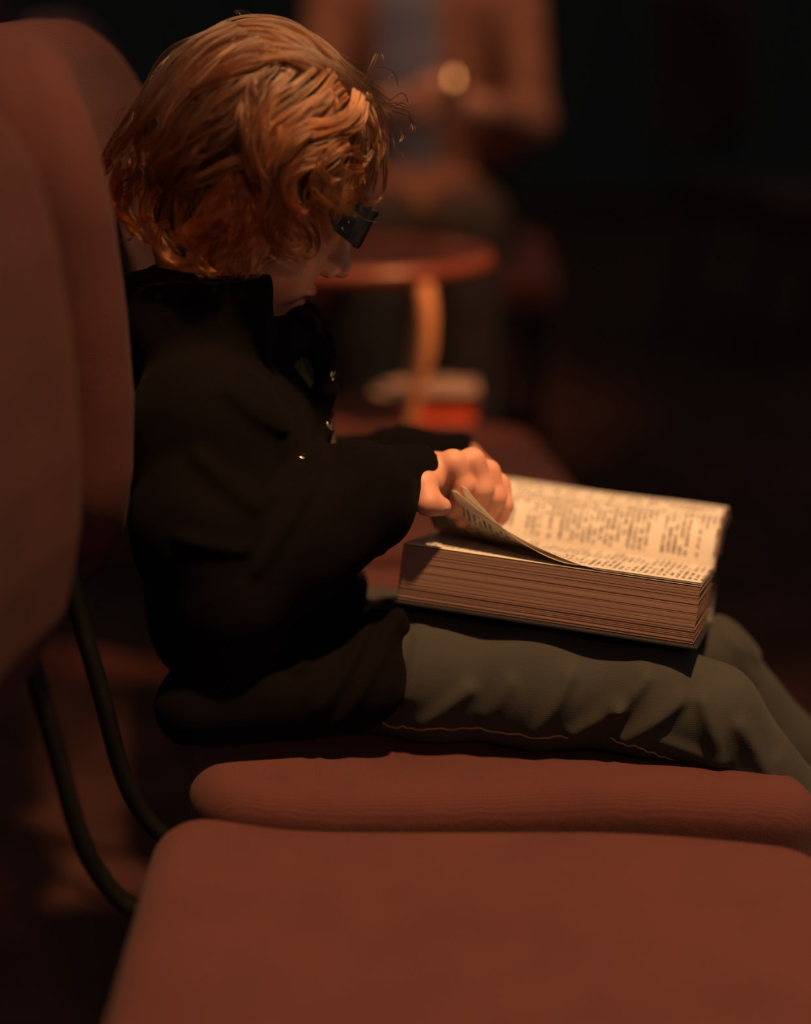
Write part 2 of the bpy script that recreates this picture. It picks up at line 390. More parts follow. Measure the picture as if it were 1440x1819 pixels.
# near half: leaves in layers, each a touch out of line
bm = bmesh.new(); NLAY = 64
for i in range(NLAY):
    z1 = -.0008 - (BH-.0008)*i/NLAY; z0 = z1 - (BH-.0008)/NLAY*.96
    t = i/NLAY; dy = .0022*math.sin(t*PI)*-.4 + random.uniform(-.0003, .0003); dx = random.uniform(-.0005, .0005)
    add_box(bm, (dx, .0004+dy, z0), (BL+random.uniform(-.0003, .0003), BW-.001, z1))
tag(bk('page_block', bm, M['edges']), kind='stuff')
def sheet(name, P, UV, th, mat):
    # a sheet with real thickness from a grid of points (nu, nv, 3)
    nu, nv = P.shape[:2]; du = np.gradient(P, axis=0); dv = np.gradient(P, axis=1); n = np.cross(du, dv); n /= np.linalg.norm(n, axis=2)[..., None] + 1e-9
    Q = P - n*th; v = np.vstack([P.reshape(-1, 3), Q.reshape(-1, 3)]); o = nu*nv; f = []; ix = lambda i, j: i*nv+j
    for i in range(nu-1):
        for j in range(nv-1):
            f.append((ix(i, j), ix(i+1, j), ix(i+1, j+1), ix(i, j+1))); f.append((o+ix(i, j), o+ix(i, j+1), o+ix(i+1, j+1), o+ix(i+1, j)))
    for i in range(nu-1):
        f.append((ix(i, 0), o+ix(i, 0), o+ix(i+1, 0), ix(i+1, 0))); f.append((ix(i, nv-1), ix(i+1, nv-1), o+ix(i+1, nv-1), o+ix(i, nv-1)))
    for j in range(nv-1):
        f.append((ix(0, j), ix(0, j+1), o+ix(0, j+1), o+ix(0, j))); f.append((ix(nu-1, j), o+ix(nu-1, j), o+ix(nu-1, j+1), ix(nu-1, j+1)))
    me = bpy.data.meshes.new(name); me.from_pydata(v.tolist(), [], f)
    ul = me.uv_layers.new(name='UVMap'); U = np.vstack([UV.reshape(-1, 2)]*2)
    li = np.empty(len(me.loops), np.int32); me.loops.foreach_get('vertex_index', li); ul.data.foreach_set('uv', U[li].ravel())
    return link(name, me, mat, book, True, local=True)
us = np.linspace(0, BL, 60); vs = np.linspace(0, BW, 34); U, W = np.meshgrid(us, vs, indexing='ij')
# flat page on top of the near half, dipping into the gutter
zf = .0004 - .004*np.clip((W-.118)/.012, 0, 1)**2
sheet('page', np.stack([U, W, zf], -1), np.stack([W, U], -1), .0003, M['page'])
# the page being turned: its near edge is pulled up at the hand, the corner falls back
def lifted(k, amp, u0, un):
    t = np.clip((un-U)/(un-u0), 0, 1.0); up = np.where(U > u0, t**1.6, 1 - .22*np.clip((u0-U)/u0, 0, 1)**1.4)
    s = 1-W/BW; h = amp*up*(s**3.0)
    w2 = W + amp*.12*up*s + np.where(U < u0, .045*np.clip((u0-U)/u0, 0, 1)*s, 0)
    u2 = U + .004*up*s
    z = h + .0012 + k*.0006 - .004*np.clip((W-.118)/.012, 0, 1)**2 + .0015*np.sin(U*55)*s*up
    return np.stack([u2, w2, z], -1)
sheet('turning_page', lifted(1, .041, .030, .150), np.stack([W, U+.11], -1), .0002, M['page'])
sheet('turning_page', lifted(3, .044, .036, .125), np.stack([W, U+.31], -1), .0002, M['page'])
# far half: a thin curl of leaves rising from the gutter and flattening outward
FW = np.array([.1275, .1285, .1315, .137, .146, .160, .184, .212, .238]); FH = np.array([-.004, .006, .017, .0265, .0335, .0385, .0415, .0425, .0415])
def far(off, nv=40, u0=0, u1=BL, cut=1.0):
    C = catmull(np.stack([FW, FH], 1), 160); d = np.diff(C, axis=0); s = np.concatenate([[0], np.cumsum(np.hypot(d[:, 0], d[:, 1]))])
    ss = np.linspace(0, s[-1]*cut, nv); w_ = np.interp(ss, s, C[:, 0]); h_ = np.interp(ss, s, C[:, 1])
    tw, thh = np.gradient(w_), np.gradient(h_); L = np.hypot(tw, thh); w_ = w_ + thh/L*off; h_ = h_ - tw/L*off
    u = np.linspace(u0, u1, 40); Ug, Wg = np.meshgrid(u, w_, indexing='ij'); _, Hg = np.meshgrid(u, h_, indexing='ij'); _, Sg = np.meshgrid(u, ss, indexing='ij')
    return np.stack([Ug, Wg, Hg], -1), np.stack([.126-Sg, Ug+.6], -1)
P, UV = far(0); P[..., 2] += .0006 + .0006*np.sin(P[..., 0]*40)
sheet('page', P[:, ::1], UV, .0002, M['page'])
for i in range(7):
    P, UV = far(.0007+.0008*i, u0=random.uniform(-.0006, .0006), u1=BL+random.uniform(-.0006, .0006) + .0012*(i > 4), cut=.985+.02*random.random())
    sheet('leaf_bundle', P, UV*0+.5, .00062, M['edges'])
# covers and spine
bm = bmesh.new(); add_box(bm, (-.004, -.0045, -BH-.0034), (BL+.004, BW+.004, -BH-.0006), .001); bk('cover_board', bm, M['board'])
P, UV = far(.0076, u0=-.004, u1=BL+.004, cut=1.05); P = P[:, 4:]
sheet('cover_board', P, UV[:, 4:], .0026, M['board'])
bm = bmesh.new()
add_tube(bm, [(-.004, BW+.0045, -BH-.002), (BL+.004, BW+.0045, -BH-.002)], .0015, 8)
for j in range(9):
    a = j/8; z = -BH-.002 + a*(BH+.008); y = BW+.0035+.008*math.sin(a*PI)
    z2 = -BH-.002 + (j+1)/8*(BH+.008); y2 = BW+.0035+.008*math.sin(min(1, (j+1)/8)*PI)
    if j < 8:
        v = [bm.verts.new(q) for q in ((-.004, y, z), (BL+.004, y, z), (BL+.004, y2, z2), (-.004, y2, z2), (-.004, y+.002, z), (BL+.004, y+.002, z), (BL+.004, y2+.002, z2), (-.004, y2+.002, z2))]
        for q in ((0, 1, 2, 3), (7, 6, 5, 4), (0, 4, 5, 1), (1, 5, 6, 2), (2, 6, 7, 3), (3, 7, 4, 0)): bm.faces.new([v[i] for i in q])
bk('spine', bm, M['board'])
# ------------------------------------------------------------ the reading child
child = empty('person', (-.11, 1.255, .415)); tag(child, 'child with long wavy light brown hair, dark jacket and jeans, bent over an open book', 'person')
HO = np.array([-.118, 1.266, .8245]); ph, yw = math.radians(27), math.radians(5)
_f = np.array([math.cos(ph)*math.cos(yw), math.cos(ph)*math.sin(yw), -math.sin(ph)]); _s = np.array([-math.sin(yw), math.cos(yw), 0]); _u = np.cross(_f, _s)
HR = np.stack([_f, _s, _u], 1)                                   # head-local axes as columns
hw = lambda p: np.asarray(p, float) @ HR.T + HO
hl = lambda p: (np.asarray(p, float) - HO) @ HR
HM = Matrix([[*HR[i], HO[i]] for i in range(3)] + [[0, 0, 0, 1]])
F = Field((-.10, -.088, -.135), (.112, .088, .115), .0013)
F.ell((-.004, 0, .028), (.078, .069, .069), 0)
F.ell((.030, 0, -.024), (.048, .050, .062), .025)
for s in (-1, 1):
    F.cone((.012, .036*s, -.055), (.055, .008*s, -.077), .022, .015, .02)
    F.ell((.050, .029*s, -.040), (.022, .022, .024), .018)
    F.cone((.062, .030*s, .013), (.071, .008*s, .012), .010, .009, .014)
F.cone((.060, 0, -.078), (.062, 0, -.076), .013, .012, .016)
for s in (-1, 1): F.ell((.080, .027*s, -.004), (.016, .015, .011), .010, 'sub')
F.cone((.077, 0, .004), (.0895, 0, -.0245), .0055, .0075, .010)
F.ell((.0915, 0, -.0275), (.0075, .0075, .0065), .006)
for s in (-1, 1): F.ell((.082, .0085*s, -.032), (.0075, .0055, .0055), .005)
for s in (-1, 1): F.ell((.0845, .0045*s, -.0375), (.003, .0022, .003), .002, 'sub')
F.ell((.073, 0, -.052), (.0105, .019, .0055), .006)
F.ell((.070, 0, -.0645), (.0115, .017, .0058), .005)
F.ell((.084, 0, -.0578), (.012, .015, .0022), .003, 'sub')
for s in (-1, 1):
    F.ell((.0672, .0265*s, -.0035), (.0113, .0125, .0110), .003); F.ell((.0790, .0265*s, -.0105), (.004, .0095, .0011), .001, 'sub')
    F.ell((-.006, .071*s, -.012), (.018, .008, .027), .006); F.ell((-.002, .079*s, -.010), (.010, .006, .016), .004, 'sub')
nb = hl((-.138, 1.262, .700)); F.cone((-.022, 0, -.045), tuple(nb), .034, .036, .025)
head = F.mesh('head_part', None, None, xf=hw)
# torso, arms and legs under the clothes
Fb = Field((-.24, 1.06, .12), (.47, 1.47, .76), .004)
Fb.ell((-.13, 1.255, .60), (.062, .10, .11), 0); Fb.ell((-.11, 1.255, .485), (.066, .095, .055), .05); Fb.cone((-.14, 1.18, .675), (-.14, 1.335, .675), .032, .032, .04)
Fb.cone((-.138, 1.262, .68), (-.13, 1.264, .73), .036, .033, .02)
Fb.chain([(-.145, 1.155, .665), (-.135, 1.128, .555), (-.02, 1.195, .606), (.010, 1.218, .611)], [.028, .026, .019, .0155], .015)
Fb.chain([(-.145, 1.355, .665), (-.09, 1.388, .545), (.01, 1.404, .568), (.032, 1.402, .573)], [.028, .026, .018, .0155], .015)
for y, k in ((1.160, .230), (1.292, .250)):
    Fb.chain([(-.07, y*.5+.615, .445), (k, y, .425), (k+.10, y, .31), (k+.165, y, .215)], [.020, .018, .018, .015], .012)
trunk = Fb.mesh('trunk_part', None, None)
# right hand: palm, thumb leaving its side, four unequal fingers curled down over the page
Fh = Field((-.03, 1.155, .545), (.105, 1.27, .66), .0009)
MCP = [(0.0355, 1.2198, 0.6207), (0.0502, 1.228, 0.6197), (0.0624, 1.2391, 0.6075), (0.0715, 1.2508, 0.5938)]
PIP = [(0.0435, 1.2183, 0.6039), (0.0578, 1.224, 0.599), (0.0687, 1.2329, 0.5903), (0.0755, 1.2427, 0.5811)]
DIP = [(0.0399, 1.22, 0.5897), (0.0517, 1.2262, 0.5827), (0.0616, 1.2357, 0.5751), (0.0726, 1.2459, 0.5701)]
TIP = [(0.0369, 1.2259, 0.5814), (0.0439, 1.2322, 0.5718), (0.0524, 1.241, 0.5648), (0.0679, 1.2492, 0.5649)]
RAD = [(.0090, .0084, .0078, .0068), (.0091, .0085, .0079, .0069), (.0088, .0082, .0076, .0066), (.0077, .0072, .0067, .0059)]
Fh.cone((-.022, 1.196, .607), (.014, 1.219, .612), .0155, .0165, .004)
for m in MCP: Fh.cone((0.0162, 1.2356, 0.606), (m[0]-.003, m[1]+.004, m[2]-.004), .0135, .0098, .010)
Fh.ell((0.0365, 1.2381, 0.6034), (.021, .017, .013), .008)
Fh.chain([(.016, 1.210, .608), (.0125, 1.195, .6105), (.0165, 1.1865, .600), (.0270, 1.190, .5955)], [.0115, .0098, .0088, .0068], .007)
for a, b, c, d, r in zip(MCP, PIP, DIP, TIP, RAD):
    G = Field(Fh.lo, (.105, 1.27, .66), .0009); G.D = G.D[:Fh.D.shape[0], :Fh.D.shape[1], :Fh.D.shape[2]]
    G.chain([a, b, c, d], r, .004)
    k = .0022; E = Fh.D; h = np.maximum(k-np.abs(E-G.D), 0)/k; Fh.D = np.minimum(E, G.D) - h*h*k*.25
for a, b, c, d, r in zip(MCP, PIP, DIP, TIP, RAD):                    # knuckle creases
    Fh.ell((a[0], a[1]-.0005, a[2]), (.0082, .0082, .0080), .008)
hand = Fh.mesh('hand_part', None, None)
# left hand lying on the left page
Fl = Field((-.01, 1.34, .52), (.11, 1.46, .62), .0014); LS = np.array([-.024, .004, -.009])
Fl.cone(LS+(.04, 1.40, .587), LS+(.062, 1.398, .583), .0155, .015, .005)
for i, y in enumerate((1.372, 1.386, 1.400, 1.413)):
    Fl.cone(LS+(.060, 1.397, .583), LS+(.080, y, .580), .013, .0095, .008)
    Fl.chain([LS+(.080, y, .580), LS+(.094-.003*abs(i-1), y-.004, .574), LS+(.100-.004*abs(i-1), y-.006, .566)], [.0085, .0078, .0062], .003)
Fl.chain([LS+(.062, 1.385, .580), LS+(.074, 1.366, .572), LS+(.084, 1.358, .566)], [.011, .0085, .0066], .006)
lefth = Fl.mesh('left_hand_part', None, None)
# one body: join the pieces into a single mesh
def join_meshes(objs, name, mats, parent):
    v, f, mi = [], [], []
    for o, fn in objs:
        me = o.data; n = len(v); co = np.empty(len(me.vertices)*3, np.float32); me.vertices.foreach_get('co', co); co = co.reshape(-1, 3)
        v += co.tolist(); pf = [tuple(i+n for i in p.vertices) for p in me.polygons]; f += pf
        cen = np.array([co[list(p.vertices)].mean(0) for p in me.polygons]) if fn else None
        mi += (fn(cen).tolist() if fn else [0]*len(pf)); bpy.data.objects.remove(o)
    me = bpy.data.meshes.new(name); me.from_pydata(v, [], f); me.validate()
    o = link(name, me, mats, parent); me.polygons.foreach_set('material_index', mi[:len(me.polygons)]); me.update(); return o
def face_mat(c):
    q = hl(c); m = np.zeros(len(c), np.int32)
    lips = (q[:, 0] > .071) & (np.abs(q[:, 1]) < .0175) & (q[:, 2] > -.0695) & (q[:, 2] < -.0485); m[lips] = 1
    scalp = (q[:, 2] > .030 - .55*np.clip(q[:, 0], -.05, .05)*-1*.2) & (q[:, 0] < .070); scalp |= (q[:, 0] < -.018) & (q[:, 2] > -.07)
    m[scalp] = 2; return m
body = join_meshes([(head, face_mat), (trunk, None), (hand, None), (lefth, None)], 'body', [M['skin'], M['lip'], M['scalp']], child)
for s in (-1, 1):
    bm = bmesh.new(); bmesh.ops.create_uvsphere(bm, u_segments=20, v_segments=14, radius=.0102)
    for v in bm.verts: v.co = V(hw(np.array(v.co) + (.0675, .0265*s, -.0035)))
    from_bm('eye', bm, M['eye'], child)
# nails: thumb and little finger show theirs
for p, d, r in (((.0295, 1.1855, .5985), (.4, -.75, .5), .0042), ((.0705, 1.2315, .5665), (.3, -.3, -.4), .0035)):
    bm = bmesh.new(); bmesh.ops.create_uvsphere(bm, u_segments=14, v_segments=8, radius=1)
    R = V(d).to_track_quat('Z', 'Y').to_matrix().to_4x4()
    for v in bm.verts: v.co = Matrix.Translation(V(p)) @ R @ V((v.co.x*r*.8, v.co.y*r, v.co.z*.0012))
    from_bm('nail', bm, M['nail'], child)

# jeans
Fj = Field((-.20, 1.10, .17), (.45, 1.36, .53), .0021)
Fj.ell((-.10, 1.255, .462), (.085, .098, .050), 0)
Fj.chain([(-.06, 1.212, .456), (.02, 1.200, .456), (.10, 1.182, .456), (.185, 1.160, .455), (.226, 1.153, .445)], [.047, .046, .044, .040, .037], .02)
Fj.chain([(.226, 1.153, .445), (.29, 1.156, .362), (.345, 1.160, .29), (.395, 1.16, .215)], [.037, .034, .032, .032], .012)
Fj.chain([(-.06, 1.295, .452), (.12, 1.292, .443), (.250, 1.292, .430)], [.041, .037, .0345], .02)
Fj.chain([(.250, 1.292, .430), (.315, 1.292, .35), (.415, 1.292, .21)], [.0345, .033, .032], .012)
Fj.cone((.006, 1.196, .488), (-.002, 1.20, .497), .008, .003, .014); Fj.cone((-.010, 1.198, .486), (-.016, 1.20, .494), .010, .004, .014)
FOLDS = [((.046, .467), (.013, .436), .003), ((.119, .482), (.096, .439), .0036), ((.173, .486), (.153, .463), .004), ((.153, .463), (.124, .438), .0042), ((.197, .472), (.160, .438), .0045),
         ((.076, .475), (.060, .447), .002), ((.215, .47), (.229, .424), .004), ((.243, .452), (.275, .395), .003), ((-.004, .500), (-.028, .450), .0035), ((.010, .500), (.001, .460), .003), ((.184, .440), (.222, .424), .003),
         ((.275, .42), (.285, .35), .003), ((.300, .36), (.33, .32), .003)]
def jfold(X, Y, Z):
    o = ripple(X, Y, Z, .0008, 85, 21)
    for (x0, z0), (x1, z1), a in FOLDS:
        dx, dz = x1-x0, z1-z0; L = dx*dx+dz*dz; t = np.clip(((X-x0)*dx+(Z-z0)*dz)/L, 0, 1)
        d2 = (X-x0-t*dx)**2 + (Z-z0-t*dz)**2
        o = o - 1.5*a*(np.exp(-d2/(.0065**2)) - .22*np.exp(-d2/(.014**2)))*np.clip((1.25-Y)/.05, 0, 1)
    lk = [((.268, .452), (.280, .425), .004), ((.262, .46), (.29, .44), .004)]
    for (x0, z0), (x1, z1), a in lk:
        dx, dz = x1-x0, z1-z0; t = np.clip(((X-x0)*dx+(Z-z0)*dz)/(dx*dx+dz*dz), 0, 1)
        o = o - a*np.exp(-((X-x0-t*dx)**2 + (Z-z0-t*dz)**2)/(.006**2))*np.clip((Y-1.25)/.02, 0, 1)
    return o
Fj.displace(jfold)
for k, y in ((.395, 1.16), (.415, 1.292)):
    Fj.cone((k+.005, y, .205), (k+.04, y, .15), .030, .034, .004, 'sub')
jeans = Fj.mesh('jeans', M['jeans'], child)
tj = BVHTree.FromPolygons([v.co for v in jeans.data.vertices], [p.vertices for p in jeans.data.polygons])
def seam(xs, zs, n, name):
    for a, b in zip(xs, xs[1:]): pass
    P = []
    for t in np.linspace(0, 1, n):
        x = np.interp(t, np.linspace(0, 1, len(xs)), xs); z = np.interp(t, np.linspace(0, 1, len(zs)), zs) + .0008*math.sin(t*40) + .0006*math.sin(t*93)
        h = tj.ray_cast(V((x, 1.0, z)), V((0, 1, 0)))[0]
        if h: P.append((h.x, h.y+.0001, h.z))
    if len(P) > 3:
        bm = bmesh.new(); add_tube(bm, P, .0008, 6, n=len(P)*3); from_bm(name, bm, M['thread'], jeans)
seam([-.043, -.028, -.009, .005, .03, .06, .09, .12], [.442, .437, .430, .432, .433, .434, .4335, .434], 60, 'outseam')
seam([.150, .165, .182, .198], [.437, .434, .426, .418], 20, 'outseam')

# shirt and jacket
Fs = Field((-.20, 1.15, .45), (-.02, 1.37, .73), .003)
Fs.ell((-.125, 1.257, .60), (.066, .10, .11), 0); Fs.ell((-.100, 1.262, .625), (.0435, .035, .05), .02); Fs.cone((-.125, 1.262, .69), (-.122, 1.262, .705), .042, .040, .02)
Fs.mesh('shirt', M['shirt'], child)
Fk = Field((-.245, 1.055, .425), (.085, 1.475, .765), .0022)
Fk.ell((-.13, 1.257, .585), (.076, .122, .115), 0)
Fk.ell((-.115, 1.257, .490), (.086, .118, .058), .05)
Fk.cone((-.14, 1.165, .668), (-.14, 1.35, .668), .046, .046, .05)
Fk.ell((-.172, 1.255, .715), (.044, .085, .052), .02); Fk.ell((-.153, 1.206, .750), (.058, .032, .050), .02); Fk.cone((-.130, 1.205, .715), (-.108, 1.210, .722), .026, .012, .02)                              # hood lying on the back
Fk.chain([(-.145, 1.152, .662), (-.140, 1.122, .600), (-.128, 1.118, .552)], [.047, .046, .044], .025)
Fk.chain([(-.128, 1.118, .552), (-.080, 1.150, .582), (-.036, 1.184, .6035)], [.044, .045, .0445], .02)
Fk.chain([(-.030, 1.187, .604), (-.008, 1.207, .611), (.008, 1.221, .612)], [.034, .0245, .0225], .01)
Fk.chain([(-.145, 1.36, .662), (-.10, 1.395, .545), (.0, 1.404, .568)], [.047, .042, .029], .025)
Fk.cone((.0, 1.404, .568), (.046, 1.402, .573), .029, .0225, .01)
for a in np.linspace(0, 2*PI, 14, endpoint=False):                                 # collar
    c = np.array([-.122, 1.263, .702]); p = c + (.046*math.cos(a), .050*math.sin(a), .012*math.cos(a)); b = a+2*PI/14; q = c + (.046*math.cos(b), .050*math.sin(b), .012*math.cos(b))
    Fk.cone(p, q, .0115, .0115, .012); Fk.cone(p+(.002, 0, .012), q+(.002, 0, .012), .007, .007, .01)
Fk.cone((-.150, 1.10, .475), (-.03, 1.150, .468), .028, .030, .035)                 # skirt of the jacket over the hip
Fk.cone((-.035, 1.165, .478), (-.012, 1.185, .500), .026, .016, .02)
for y in (1.240, 1.287):                                                            # the two front edges
    Fk.chain([(-.078, y, .716), (-.062, y, .700), (-.0595, y, .672), (-.064, y, .640), (-.068, y, .60), (-.066, y, .56)], [.006, .0075, .0075, .007, .007, .008], .008)
Fk.cone((-.030, 1.263, .640), (-.045, 1.263, .575), .008, .015, .012, 'sub')
def kfold(X, Y, Z):
    o = ripple(X, Y, Z, .0022, 62, 5) + ripple(X, Y, Z, .0008, 150, 6)
    for (x0, z0), (x1, z1), a in [((-.010, .535), (-.06, .470), .005), ((-.004, .515), (-.05, .455), .005), ((-.015, .56), (-.075, .50), .004), ((-.12, .70), (-.085, .665), .004), ((-.14, .66), (-.10, .625), .004),
                                  ((-.150, .61), (-.11, .60), .004), ((-.012, .63), (-.03, .57), .003), ((-.06, .64), (-.10, .585), .004)]:
        dx, dz = x1-x0, z1-z0; t = np.clip(((X-x0)*dx+(Z-z0)*dz)/(dx*dx+dz*dz), 0, 1); d2 = (X-x0-t*dx)**2 + (Z-z0-t*dz)**2
        o = o - a*(np.exp(-d2/(.006**2)) - .5*np.exp(-d2/(.014**2)))
    return o
Fk.displace(kfold)
for p, q in (((.006, 1.220, .612), (.04, 1.245, .613)), ((.045, 1.402, .573), (.08, 1.40, .571))): Fk.cone(p, q, .0185, .019, .002, 'sub')
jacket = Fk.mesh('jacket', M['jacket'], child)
jt = BVHTree.FromPolygons([v.co for v in jacket.data.vertices], [p.vertices for p in jacket.data.polygons])
def button(p, n, k=1.0):
    bm = bmesh.new(); prof = [(.0001, 0), (.0062, 0), (.0070, .0008), (.0064, .0022), (.0050, .0027), (.0040, .0020), (.0001, .0016)]
    add_lathe(bm, prof, seg=20); R = V(n).to_track_quat('Z', 'Y').to_matrix().to_4x4()
    for v in bm.verts: v.co = Matrix.Translation(V(p)) @ R @ (v.co*k)
    from_bm('button', bm, M['brass'], jacket)
for x, z in ((-.055, .646), (-.0735, .642), (-.062, .684)):
    h = jt.ray_cast(V((.12, 1.236, z)), V((-1, 0, 0))) if x > -.07 else jt.ray_cast(V((x, 1.0, z)), V((0, 1, 0)))
    if h[0]: button(h[0], h[1], .62)
# shoes hang clear of the floor
for k, y in ((.400, 1.16), (.420, 1.292)):
    Fo = Field((k-.06, y-.05, .10), (k+.16, y+.05, .25), .0025)
    Fo.cone((k, y, .205), (k+.005, y, .165), .026, .028, .01); Fo.cone((k-.012, y, .150), (k+.06, y, .148), .028, .030, .02); Fo.cone((k+.06, y, .148), (k+.105, y, .142), .030, .025, .015)
    X, Y, Z = np.meshgrid(*Fo.ax, indexing='ij', sparse=True); Fo.D = np.maximum(Fo.D, .128-Z+0*X).astype(np.float32)
    sh = Fo.mesh('shoe', M['shoe'], child)
    bm = bmesh.new(); prof = [(x, w_) for x, w_ in ((-.040, .012), (-.030, .024), (0, .029), (.05, .032), (.09, .031), (.115, .022), (.128, .010))]
    top = [(k+x, y+w_) for x, w_ in prof] + [(k+x, y-w_) for x, w_ in prof[::-1]]
    A = [bm.verts.new((*q, .132)) for q in top]; Bv = [bm.verts.new((*q, .112)) for q in top]; n = len(top)
    bm.faces.new(A); bm.faces.new(Bv[::-1])
    for i in range(n): bm.faces.new((A[i], Bv[i], Bv[(i+1) % n], A[(i+1) % n]))
    from_bm('sole', bm, M['rubber'], sh, False)

# glasses
gl = empty('glasses', tuple(hw((.09, 0, 0)))); tag(gl, 'chunky black glasses with studded temples on the child\'s face', 'glasses')
def gbox(name, parts, mat, parent=gl):
    bm = bmesh.new()
    for lo, hi, b in parts: add_box(bm, lo, hi, b, HM @ Matrix.Translation((-.010, 0, .010)))
    return from_bm(name, bm, mat, parent, False)
fr = []
for s in (-1, 1):
    y0, y1 = (.009, .066) if s > 0 else (-.066, -.009)
    fr += [((.0950, y0, .0135), (.1010, y1, .0190), .0015), ((.0940, y0, -.0115), (.0995, y1, -.0065), .0015), ((.0945, y0, -.010), (.1000, y0+.006, .017), .0015), ((.0945, y1-.006, -.010), (.1000, y1, .017), .0015)]
fr += [((.0955, -.011, .007), (.1000, .011, .013), .0015)]
gbox('front_frame', fr, M['frame'])
for s in (-1, 1):
    y0, y1 = (.013, .062) if s > 0 else (-.062, -.013)
    gbox('lens', [((.0960, y0, -.0095), (.0975, y1, .0155), 0)], M['lens'])
    bm = bmesh.new(); yy = .0645*s
    P = [(.0990, .0185), (.060, .0140), (.02, .010), (-.008, .006), (-.024, -.012), (-.028, -.011), (-.012, -.002), (.02, .002), (.052, .001), (.070, -.005), (.0975, -.0110)]
    A = [bm.verts.new(V(hw((x-.010, yy+s*(.003+.09*max(0, .03-x)*.6), z+.010)))) for x, z in P]; Bv = [bm.verts.new(V(hw((x-.010, yy-s*(.001-.09*max(0, .03-x)*.6), z+.010)))) for x, z in P]
    bm.faces.new(A); bm.faces.new(Bv[::-1]); n = len(P)
    for i in range(n): bm.faces.new((A[i], Bv[i], Bv[(i+1) % n], A[(i+1) % n]))
    tm = from_bm('temple', bm, M['frame'], gl, False)
    for x, z in ((.086, .008), (.084, .002), (.082, -.004), (.076, .006), (.073, 0), (.070, -.006)):
        bm = bmesh.new(); bmesh.ops.create_uvsphere(bm, u_segments=8, v_segments=6, radius=.0013)
        for v in bm.verts: v.co = V(hw(np.array(v.co)*(1, .6, 1) + (x-.010, yy+s*.0032, z+.011)))
        from_bm('stud', bm, M['stud'], tm)

